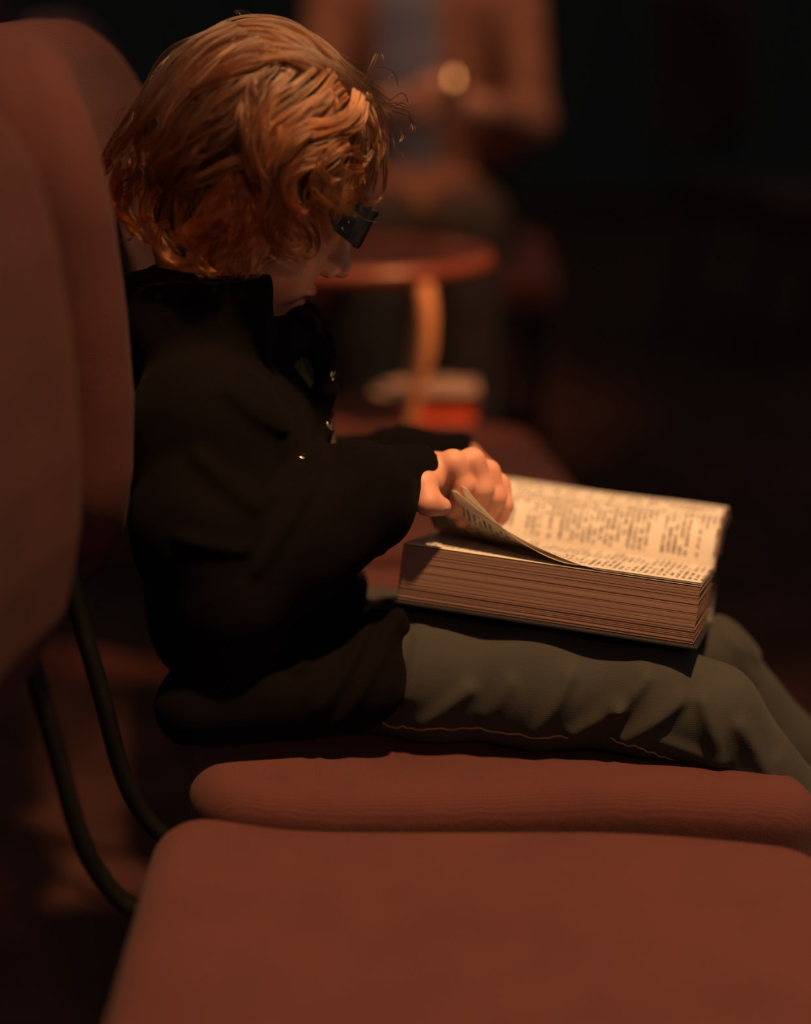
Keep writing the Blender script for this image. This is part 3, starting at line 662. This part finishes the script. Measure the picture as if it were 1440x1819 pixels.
# hair
LOCKS = [
(.0060,90,[[-145,1218,914],[-133,1236,932],[-112,1246,939],[-84,1250,937],[-62,1243,925],[-44,1236,909],[-26,1239,895],[-8,1250,881]]),
(.0080,110,[[-152,1205,905],[-137,1221,926],[-115,1233,936],[-87,1236,935],[-63,1230,923],[-45,1223,906],[-24,1227,888],[-3,1246,875]]),
(.0090,110,[[-156,1194,894],[-140,1207,918],[-117,1218,930],[-90,1221,930],[-67,1217,919],[-47,1212,902],[-28,1216,886],[-12,1224,871]]),
(.0090,110,[[-162,1188,884],[-145,1196,907],[-124,1204,921],[-97,1210,924],[-72,1209,917],[-51,1206,901],[-31,1208,884],[-21,1210,868]]),
(.0070,110,[[-165,1179,875],[-142,1183,899],[-119,1190,913],[-96,1195,918],[-73,1198,914],[-54,1199,904],[-31,1205,890],[-8,1225,881]]),
(.0060,110,[[-145,1177,894],[-122,1180,905],[-103,1185,911],[-84,1191,915],[-69,1194,912],[-54,1195,905],[-35,1199,892],[-12,1216,882]]),
(.0090,110,[[-109,1213,931],[-128,1203,922],[-144,1192,906],[-160,1185,886],[-172,1182,863],[-187,1186,846],[-199,1194,829]]),
(.0090,110,[[-97,1206,926],[-115,1194,915],[-134,1184,899],[-151,1178,879],[-166,1177,856],[-178,1180,837]]),
(.0080,110,[[-85,1202,920],[-104,1188,908],[-122,1179,894],[-142,1173,873],[-158,1173,851],[-169,1176,832]]),
(.0080,110,[[-73,1199,915],[-92,1185,902],[-111,1176,890],[-130,1170,872],[-148,1169,851],[-163,1173,828]]),
(.0090,110,[[-118,1227,936],[-139,1214,925],[-157,1202,907],[-173,1196,887],[-187,1196,870],[-203,1202,852],[-215,1211,835]]),
(.0080,100,[[-127,1239,937],[-146,1226,925],[-165,1215,906],[-181,1209,886],[-195,1209,867],[-211,1217,848],[-222,1226,830]]),
(.0080,90,[[-114,1175,886],[-130,1171,875],[-149,1172,866],[-165,1174,853],[-176,1178,835]]),
(.0060,80,[[-107,1170,879],[-120,1167,867],[-136,1166,857],[-145,1167,851],[-158,1170,844]]),
(.0060,60,[[-96,1169,855],[-111,1167,847],[-127,1167,842],[-144,1170,837],[-159,1173,826]]),
(.0070,110,[[-103,1179,903],[-105,1173,892],[-106,1169,881],[-108,1165,869],[-106,1163,856],[-102,1163,844],[-100,1163,833]]),
(.0070,110,[[-95,1179,903],[-100,1172,890],[-102,1167,878],[-103,1163,863],[-101,1162,850],[-96,1162,841]]),
(.0080,110,[[-84,1185,906],[-93,1175,894],[-97,1169,879],[-97,1165,865],[-95,1164,850],[-93,1164,833]]),
(.0050,90,[[-77,1185,908],[-88,1174,896],[-94,1168,883],[-96,1163,869],[-97,1160,854],[-97,1160,841]]),
(.0070,120,[[-50,1197,906],[-61,1184,895],[-74,1175,886],[-86,1169,877],[-92,1165,867],[-95,1163,854],[-94,1162,841]]),
(.0070,120,[[-44,1194,898],[-56,1183,890],[-67,1174,882],[-80,1168,873],[-89,1164,862],[-93,1162,848],[-91,1162,837]]),
(.0070,120,[[-41,1194,893],[-52,1183,885],[-63,1175,877],[-76,1168,867],[-86,1164,856],[-92,1163,844]]),
(.0050,90,[[-50,1185,895],[-57,1177,886],[-69,1169,877],[-78,1165,870],[-87,1160,859]]),
(.0050,100,[[-31,1198,892],[-34,1189,882],[-42,1181,874],[-54,1174,871],[-67,1169,871],[-78,1164,865],[-87,1161,854],[-92,1160,841]]),
(.0050,90,[[-34,1199,894],[-36,1192,885],[-39,1186,878],[-46,1181,874],[-57,1174,870],[-71,1169,866],[-82,1164,856]]),
(.0060,100,[[-27,1201,886],[-31,1192,874],[-42,1183,868],[-58,1175,866],[-73,1169,862],[-82,1166,852],[-85,1165,840]]),
(.0020,25,[[-48,1182,893],[-46,1180,888],[-47,1177,882]]),
(.0060,100,[[-26,1213,891],[-23,1208,880],[-19,1207,869],[-17,1206,857],[-17,1204,846]]),
(.0050,90,[[-27,1202,883],[-23,1200,873],[-20,1201,865],[-18,1200,854],[-20,1197,841]]),
(.0032,70,[[-20,1213,884],[-15,1212,872],[-14,1209,859],[-15,1206,844],[-15,1207,830],[-18,1205,819],[-24,1200,817],[-30,1194,821],[-34,1191,830],[-31,1192,839],[-26,1197,845],[-24,1199,850]]),
(.0038,80,[[-31,1184,857],[-42,1177,856],[-50,1172,851],[-58,1168,844],[-63,1167,836],[-62,1168,827],[-54,1171,820],[-45,1177,813]]),
(.0030,50,[[-23,1189,854],[-27,1185,848],[-31,1183,850],[-36,1180,855],[-42,1176,855],[-48,1173,851]]),
(.0060,100,[[-39,1182,861],[-50,1175,859],[-63,1169,856],[-73,1166,850],[-80,1164,841],[-80,1164,829],[-75,1166,819],[-71,1169,809]]),
(.0060,90,[[-46,1176,854],[-58,1171,849],[-69,1167,845],[-77,1164,840],[-81,1164,831],[-79,1165,819],[-74,1168,810],[-67,1171,801]]),
(.0060,90,[[-29,1192,841],[-39,1186,840],[-47,1182,834],[-50,1181,825],[-47,1183,816],[-39,1188,811],[-32,1193,808]]),
(.0080,110,[[-31,1200,860],[-33,1197,846],[-37,1195,833],[-43,1193,822],[-47,1191,813],[-51,1191,802]]),
(.0060,90,[[-43,1184,846],[-50,1180,835],[-56,1178,824],[-59,1178,812],[-55,1182,802],[-50,1185,796]]),
(.0060,90,[[-56,1177,847],[-62,1175,835],[-66,1174,824],[-65,1176,812],[-62,1179,802],[-57,1182,794]]),
(.0070,90,[[-24,1208,847],[-27,1206,836],[-32,1203,826],[-38,1200,817],[-44,1198,807]]),
(.0020,30,[[-76,1160,833],[-76,1160,826],[-73,1162,820],[-67,1164,817]]),
(.0020,30,[[-74,1162,827],[-75,1162,821],[-72,1163,814],[-68,1166,809]]),
(.0050,90,[[-90,1164,848],[-88,1164,833],[-91,1165,819],[-94,1166,808],[-92,1168,798],[-86,1170,791],[-78,1173,788]]),
(.0050,80,[[-84,1167,844],[-83,1168,829],[-85,1168,815],[-85,1170,803],[-81,1172,795],[-74,1175,791],[-68,1176,794]]),
(.0030,50,[[-83,1163,810],[-79,1165,804],[-74,1167,800],[-72,1169,794],[-77,1168,790],[-82,1167,793],[-83,1165,798]]),
(.0060,90,[[-96,1169,844],[-93,1170,828],[-96,1171,813],[-103,1172,801],[-110,1174,789]]),
(.0060,80,[[-78,1176,812],[-71,1180,800],[-65,1184,792],[-63,1186,785]]),
(.0040,60,[[-93,1172,797],[-86,1175,787],[-77,1178,783],[-68,1181,783]]),
(.0040,60,[[-68,1174,807],[-63,1178,794],[-66,1179,785],[-73,1177,783]]),
(.0040,80,[[-177,1171,828],[-181,1174,816],[-179,1175,805],[-174,1175,793],[-168,1175,784],[-158,1173,778],[-149,1171,778]]),
(.0035,70,[[-162,1164,808],[-169,1167,804],[-171,1170,796],[-169,1171,787],[-161,1170,780],[-150,1167,780],[-147,1165,785],[-153,1165,788]]),
(.0060,100,[[-183,1179,831],[-179,1179,814],[-172,1179,798],[-165,1179,787],[-155,1177,780]]),
(.0070,120,[[-119,1158,838],[-122,1159,828],[-129,1160,818],[-136,1161,810],[-145,1164,804],[-155,1167,800],[-164,1170,796]]),
(.0070,110,[[-124,1160,837],[-128,1161,828],[-135,1163,817],[-143,1165,808],[-151,1168,801],[-161,1172,793]]),
(.0050,100,[[-114,1156,830],[-113,1157,821],[-118,1158,813],[-127,1159,807],[-139,1161,802],[-151,1165,797],[-159,1168,792]]),
(.0040,60,[[-113,1160,835],[-115,1161,826],[-113,1161,816],[-119,1163,807]]),
(.0040,70,[[-144,1165,794],[-133,1163,799],[-125,1162,803],[-119,1160,809]]),
(.0060,90,[[-112,1171,825],[-112,1172,811],[-116,1174,797],[-124,1176,787],[-134,1179,780]]),
(.0060,90,[[-132,1173,828],[-140,1175,814],[-147,1178,800],[-149,1181,788],[-144,1182,780]]),
(.0080,100,[[-155,1177,831],[-159,1179,818],[-160,1181,804],[-155,1182,792],[-148,1182,784]]),
(.0060,110,[[-204,1193,847],[-212,1200,840],[-216,1204,830],[-216,1205,820],[-212,1202,814],[-206,1197,813]]),
(.0050,100,[[-198,1185,848],[-204,1190,836],[-207,1193,826],[-205,1193,816],[-199,1189,809],[-192,1185,805]]),
(.0035,60,[[-216,1204,828],[-219,1208,818],[-217,1207,811],[-211,1203,807]]),
(.0030,60,[[-208,1193,818],[-203,1190,810],[-196,1186,805],[-188,1182,802]]),
(.0040,80,[[-181,1173,840],[-190,1177,835],[-198,1183,829],[-201,1186,821],[-198,1184,812],[-190,1181,806]]),
(.0035,60,[[-177,1169,836],[-186,1174,828],[-191,1177,822],[-192,1179,814],[-187,1177,807],[-180,1174,804]]),
(.0020,30,[[-180,1171,857],[-180,1171,850],[-182,1171,845]]),
(.0030,50,[[-188,1179,858],[-187,1178,850],[-189,1178,843],[-194,1182,837]]),
(.0060,90,[[-194,1187,826],[-196,1190,813],[-190,1188,802],[-180,1185,795],[-171,1182,788]]),
(.0040,60,[[-168,1169,832],[-175,1173,824],[-178,1175,813],[-175,1175,805]]),
(.0080,110,[[-199,1197,841],[-204,1201,825],[-201,1201,809],[-191,1197,798],[-179,1192,791]]),
(.0070,80,[[-125,1177,806],[-130,1180,790],[-136,1184,777],[-141,1187,766]]),
(.0070,80,[[-109,1177,802],[-114,1180,786],[-119,1183,773],[-124,1187,763]]),
(.0050,70,[[-147,1176,793],[-148,1179,781],[-143,1180,773],[-133,1180,770],[-126,1178,774]]),
(.0050,70,[[-165,1181,792],[-163,1183,782],[-156,1183,774],[-146,1181,771]]),
(.0060,80,[[-100,1176,799],[-104,1179,784],[-108,1182,772],[-114,1184,764]]),
(.0040,60,[[-86,1178,793],[-91,1179,784],[-99,1180,777],[-105,1180,772]]),
(.0070,90,[[-115,1166,833],[-108,1167,821],[-106,1169,807],[-111,1171,794],[-118,1173,783]]),
(.0030,60,[[-189,1175,843],[-197,1180,831],[-196,1181,819],[-187,1176,810],[-178,1172,810],[-175,1170,816]]),
(.0030,60,[[-149,1159,822],[-155,1161,810],[-152,1163,799],[-143,1161,796],[-136,1159,802],[-138,1158,809]]),
(.0030,60,[[-76,1161,845],[-82,1159,833],[-80,1161,821],[-71,1164,815],[-65,1165,819]]),
(.0030,60,[[-46,1173,862],[-55,1168,855],[-59,1166,844],[-52,1169,835],[-44,1173,836]]),
(.0040,70,[[-95,1168,889],[-101,1162,874],[-104,1158,859],[-100,1158,845],[-95,1158,834],[-95,1159,821]]),
(.0030,60,[[-62,1191,910],[-76,1178,899],[-89,1170,889],[-96,1164,877],[-98,1161,863]]),
(.0030,50,[[-116,1198,924],[-130,1189,913],[-145,1181,898],[-158,1177,882],[-167,1175,866]]),
(.0030,50,[[-92,1186,910],[-110,1177,900],[-128,1172,888],[-142,1169,874],[-154,1168,858]]),
(.0040,10,[[-12,1235,882],[-2,1254,883],[6,1264,877]]),
(.0030,12,[[-10,1229,879],[1,1246,875],[5,1250,866],[1,1236,861],[-6,1225,861]]),
(.0020,10,[[-12,1221,877],[-6,1225,869],[-2,1226,861],[-5,1221,856]]),
(.0060,6,[[-32,1224,896],[-20,1264,915],[-12,1264,910]]),
(.0070,7,[[-28,1234,892],[-12,1272,901],[-2,1274,891]]),
(.0030,8,[[-16,1221,885],[-3,1237,880],[7,1254,880]]),
(.0050,10,[[-166,1220,893],[-185,1223,883],[-199,1227,875],[-214,1231,852]]),
(.0030,6,[[-104,1248,939],[-117,1258,944],[-122,1256,944]]),
(.0060,8,[[-190,1192,802],[-198,1199,795],[-204,1205,789]]),
(.0050,10,[[-118,1176,789],[-126,1179,777],[-130,1182,767]]),
]
STR = []; TINT = []                                                          # finished strands: (n, 3) each
def lock(P, width, n, m=22, wob=.55, tip=.45, root=.6, tint=None):
    tint = RNG.uniform(.25, 1.0) if tint is None else tint; P = np.asarray(P, float); width *= 1.15
    c = catmull(P, m); T = np.gradient(c, axis=0); T /= np.linalg.norm(T, axis=1)[:, None] + 1e-9
    out = c - np.array([-.116, 1.268, .842]); nrm = out - T*(out*T).sum(1)[:, None]; nrm /= np.linalg.norm(nrm, axis=1)[:, None] + 1e-9
    bi = np.cross(T, nrm); s = np.linspace(0, 1, m)
    prof = np.interp(s, [0, .3, .7, 1], [root, 1, .9, tip])*width
    nk = max(3, n//12); which = RNG.integers(0, nk, n); r = np.sqrt(RNG.random(nk)); a = RNG.random(nk)*2*PI     # strands gather into wisps
    kx = (r*np.cos(a))[which] + RNG.normal(0, .075, n); ky = (r*np.sin(a))[which] + RNG.normal(0, .10, n); kp = RNG.uniform(0, 6.28, (3, nk))[:, which]
    ox = kx[:, None]*np.ones(m); oy = ky[:, None]*.40*np.ones(m)
    f1 = (2 + kp[2]*.6)[:, None] + RNG.normal(0, .25, n)[:, None]; p1 = kp[0][:, None] + RNG.normal(0, .25, n)[:, None]; p2 = kp[1][:, None] + RNG.normal(0, .25, n)[:, None]
    ox = ox + wob*np.sin(f1*s*2+p1)*(.3+.7*s); oy = oy + wob*.6*np.sin(f1*s*2.3+p2)*(.3+.7*s)
    S = c[None] + (ox*prof)[..., None]*bi[None] + (oy*prof)[..., None]*nrm[None]
    fly = RNG.random(n) < .05                                      # a few strands stray
    S[fly] += (s**2)[None, :, None]*RNG.normal(0, .008, (int(fly.sum()), 1, 3))
    cut = RNG.uniform(.80, 1.0, n); base = np.arange(m)/(m-1)
    for k in range(n):
        q = base*cut[k]*(m-1); i = np.minimum(q.astype(int), m-2); f = (q-i)[:, None]
        STR.append(S[k][i]*(1-f) + S[k][i+1]*f); TINT.append(tint)
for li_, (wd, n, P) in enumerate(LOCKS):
    lock(np.array(P)/1000., wd, n, tint=RNG.uniform(.02, .22) if 6 <= li_ <= 13 else RNG.uniform(.05, .28) if li_ < 6 else RNG.uniform(.35, 1.15) if 18 <= li_ <= 26 else RNG.uniform(.12, .85))  # crown and back locks tinted dark as shade, fringe bright as if lit
# the rest of the head: locks that run from the crown over the skull and curl at the ends
HC = np.array([-.004, 0, .028])
def flow(p0, heading, steps, off, seed):
    r = np.random.default_rng(seed); p = np.array(p0, float); P = []; ph_ = r.uniform(0, 6.28); am = r.uniform(.0, .010); curl = r.uniform(-1, 1)
    for i in range(steps):
        q = (p-HC)/np.array([.078, .069, .069]); L = np.linalg.norm(q)
        below = p[2] < -.01
        if not below: p = HC + q/L*np.array([.078, .069, .069])*(1+off/.072)
        n = q/np.array([.078, .069, .069]); n /= np.linalg.norm(n)
        down = HR.T @ np.array([0, 0, -1.]); t = i/steps
        d = heading*(1-t)**1.5 + down*(.25+1.2*t); d -= n*(d@n)*(0 if below else 1)
        d = d/np.linalg.norm(d) + np.cross(n, d/np.linalg.norm(d))*.45*math.sin(ph_+i*.75)*(.3+t)
        if below: d -= n*.35*curl*math.sin(i*.9)
        P.append(p.copy()); p = p + d/np.linalg.norm(d)*.0125
    return np.array(P)
crown = np.array([-.042, 0, .088])
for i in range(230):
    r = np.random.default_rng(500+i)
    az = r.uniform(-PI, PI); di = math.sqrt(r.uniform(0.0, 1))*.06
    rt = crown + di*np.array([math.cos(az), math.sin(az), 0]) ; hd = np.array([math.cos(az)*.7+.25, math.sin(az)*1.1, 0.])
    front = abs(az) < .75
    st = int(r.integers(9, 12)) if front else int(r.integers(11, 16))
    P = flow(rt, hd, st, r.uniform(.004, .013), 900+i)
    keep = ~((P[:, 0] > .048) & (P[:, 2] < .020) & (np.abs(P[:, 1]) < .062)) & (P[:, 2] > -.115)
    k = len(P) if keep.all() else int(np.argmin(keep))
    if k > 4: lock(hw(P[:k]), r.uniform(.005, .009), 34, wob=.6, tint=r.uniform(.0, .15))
S = np.array(STR, np.float32); ns, npt = S.shape[:2]
hc = bpy.data.hair_curves.new('hair'); hc.add_curves([npt]*ns)
hc.attributes['position'].data.foreach_set('vector', S.reshape(-1))
ra = hc.attributes.get('radius') or hc.attributes.new('radius', 'FLOAT', 'POINT')
ra.data.foreach_set('value', np.tile(.00013*np.interp(np.linspace(0, 1, npt), [0, .7, 1], [1, 1, .35]), ns).astype(np.float32))
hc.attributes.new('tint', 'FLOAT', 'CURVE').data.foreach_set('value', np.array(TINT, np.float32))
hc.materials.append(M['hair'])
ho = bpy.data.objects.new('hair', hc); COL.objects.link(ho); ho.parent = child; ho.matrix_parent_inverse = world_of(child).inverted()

# ------------------------------------------------------------ oval side table behind the child
tb = empty('side_table', (-.10, 2.29, 0)); tag(tb, 'oval red-brown wooden side table with curved legs behind the child', 'table')
def oval(name, prof, mat, c, sx, sy): 
    bm = bmesh.new(); add_lathe(bm, prof, c, 48, sx, sy); return from_bm(name, bm, mat, tb)
oval('table_top', [(.001, -.009), (.955, -.009), (.955, .003), (.001, .003)], M['wood_dark'], (-.10, 2.29, .600), .215, .155)
bm = bmesh.new(); add_tube(bm, [(-.10+.215*.97*math.cos(a), 2.29+.155*.97*math.sin(a), .602) for a in np.linspace(0, 2*PI, 48)], .0115, 10, n=96); from_bm('rim', bm, M['wood'], tb)
oval('shelf', [(.001, -.008), (.98, -.008), (1, 0), (.98, .008), (.001, .008)], M['wood'], (-.10, 2.29, .375), .195, .125)
for x, y in ((.022, 2.175), (-.212, 2.175), (.022, 2.405), (-.212, 2.405)):
    dx = .035 if x > -.1 else -.035; dy = -.012 if y < 2.29 else .012
    bm = bmesh.new(); add_tube(bm, [(x, y, .592), (x+dx*.15, y+dy, .555), (x+dx*.1, y+dy, .50), (x-dx*.35, y, .42), (x-dx*.5, y, .35), (x-dx*.2, y, .2), (x+dx*.6, y+dy, .01)], [.013, .0125, .012, .0095, .009, .009, .010]); from_bm('leg', bm, M['wood_pale'], tb)
bx = empty('box', (.045, 2.26, .383)); tag(bx, 'small orange-red box on the lower shelf of the side table', 'box')
bm = bmesh.new(); add_box(bm, (.000, 2.20, .3835), (.092, 2.27, .418), .003); from_bm('body', bm, M['red'], bx, False)
bm = bmesh.new(); add_box(bm, (-.003, 2.197, .4185), (.095, 2.273, .430), .003); from_bm('lid', bm, M['red'], bx, False)
g = np.stack(np.meshgrid(np.linspace(-.045, .098, 24), np.linspace(2.19, 2.28, 14), indexing='ij'), -1); zz = .4335 + .012*np.exp(-((g[..., 0]-.06)/.012)**2-((g[..., 1]-2.215)/.02)**2) + .0015*np.sin(g[..., 0]*90+g[..., 1]*40) - .012*np.clip((g[..., 0]-.07)/.03, 0, 1)**2*0
bm = bmesh.new(); vv = [[[bm.verts.new((*g[i, j], zz[i, j]+k)) for j in range(14)] for i in range(24)] for k in (0, .006)]
for i in range(23):
    for j in range(13):
        bm.faces.new((vv[0][i][j], vv[0][i][j+1], vv[0][i+1][j+1], vv[0][i+1][j])); bm.faces.new((vv[1][i][j], vv[1][i+1][j], vv[1][i+1][j+1], vv[1][i][j+1]))
edge = [(i, 0) for i in range(24)] + [(23, j) for j in range(1, 14)] + [(i, 13) for i in range(22, -1, -1)] + [(0, j) for j in range(12, 0, -1)]
for (a, b), (c, d) in zip(edge, edge[1:]+edge[:1]): bm.faces.new((vv[0][a][b], vv[0][c][d], vv[1][c][d], vv[1][a][b]))
tag(from_bm('cloth', bm, M['grey_cloth']), 'folded grey cloth lying on the orange-red box', 'cloth')

# ------------------------------------------------------------ the blurred adult behind
ad = empty('person', (.05, 3.36, .415)); tag(ad, 'blurred seated adult in a brown jumper and tan trousers beyond the side table', 'person')
A = Field((-.30, 2.70, .0), (.40, 3.62, 1.34), .009)
AX = .035
A.ell((AX, 3.40, .78), (.135, .095, .23), 0); A.ell((AX, 3.37, .50), (.155, .12, .085), .08); A.cone((AX-.15, 3.40, .93), (AX+.15, 3.40, .93), .06, .06, .08)
A.cone((AX, 3.40, .98), (AX, 3.37, 1.06), .05, .048, .03)
A.ell((AX, 3.365, 1.15), (.072, .092, .105), .01); A.ell((AX, 3.325, 1.10), (.052, .055, .065), .03); A.cone((AX, 3.275, 1.15), (AX, 3.262, 1.115), .008, .014, .015)
for s in (-1, 1):
    A.ell((AX+.074*s, 3.375, 1.135), (.010, .018, .030), .006); A.ell((AX+.030*s, 3.272, 1.150), (.016, .016, .010), .01, 'sub')
    A.cone((AX-.02, 3.268, 1.075), (AX+.02, 3.268, 1.075), .007, .007, .008)
    A.chain([(AX+.18*s, 3.39, .93), (AX+.20*s, 3.30, .70), (AX+.045*s+.02, 3.13, .745)], [.050, .044, .030], .03)
    for j in range(4): A.chain([(AX+.045*s+.02, 3.125, .745), (AX-.002*s+.02, 3.085, .73+.017*j), (AX-.035*s+.02, 3.095, .728+.017*j)], [.026, .010, .008], .008)
    A.cone((AX+.05*s+.02, 3.12, .76), (AX+.01*s+.02, 3.09, .80), .012, .008, .008)
    A.chain([(AX+.085*s, 3.36, .50), (AX+.075*s, 2.98, .555), (AX+.085*s, 2.93, .10), (AX+.09*s, 2.93, .06)], [.085, .062, .042, .038], .03)
    A.chain([(AX+.09*s, 2.95, .045), (AX+.11*s, 2.78, .035)], [.042, .034], .02)
def adult_mat(c):
    x, y, z = c[:, 0], c[:, 1], c[:, 2]; m = np.zeros(len(c), np.int32); m[:] = 1
    hands = (y < 3.155) & (z > .69); m[(z > 1.0) | hands] = 0
    m[(z < .60) & ~hands & ~((y > 3.27) & (z > .55))] = 2; m[z < .075] = 3
    m[(np.abs(x-AX+.03) < .055) & (y < 3.36) & (y > 3.2) & (z > .62) & (z < .995)] = 4
    m[((z > 1.17) & (y > 3.31)) | ((z > 1.06) & (y > 3.39))] = 5; return m
am = A.mesh('adult_part', None, None)
join_meshes([(am, adult_mat)], 'body', [M['skin'], M['jumper'], M['trousers'], M['shoe'], M['blue_shirt'], M['dark_hair']], ad)
cn = empty('candle_cup', (.085, 3.085, .762)); tag(cn, 'small lit candle cup held by the blurred adult', 'candle')
bm = bmesh.new(); add_lathe(bm, [(.0001, 0), (.017, 0), (.020, .004), (.021, .030), (.019, .030), (.0175, .006), (.0001, .005)], (.085, 3.06, .762), 24); from_bm('cup', bm, M['glass'], cn)
bm = bmesh.new(); add_lathe(bm, [(.0001, .0055), (.0165, .0065), (.0165, .018), (.0001, .017)], (.085, 3.06, .762), 20); from_bm('wax', bm, M['wax'], cn)
bm = bmesh.new(); add_lathe(bm, [(.0001, .019), (.004, .023), (.0048, .028), (.003, .036), (.0002, .046)], (.085, 3.06, .762), 14); from_bm('flame', bm, M['flame'], cn)
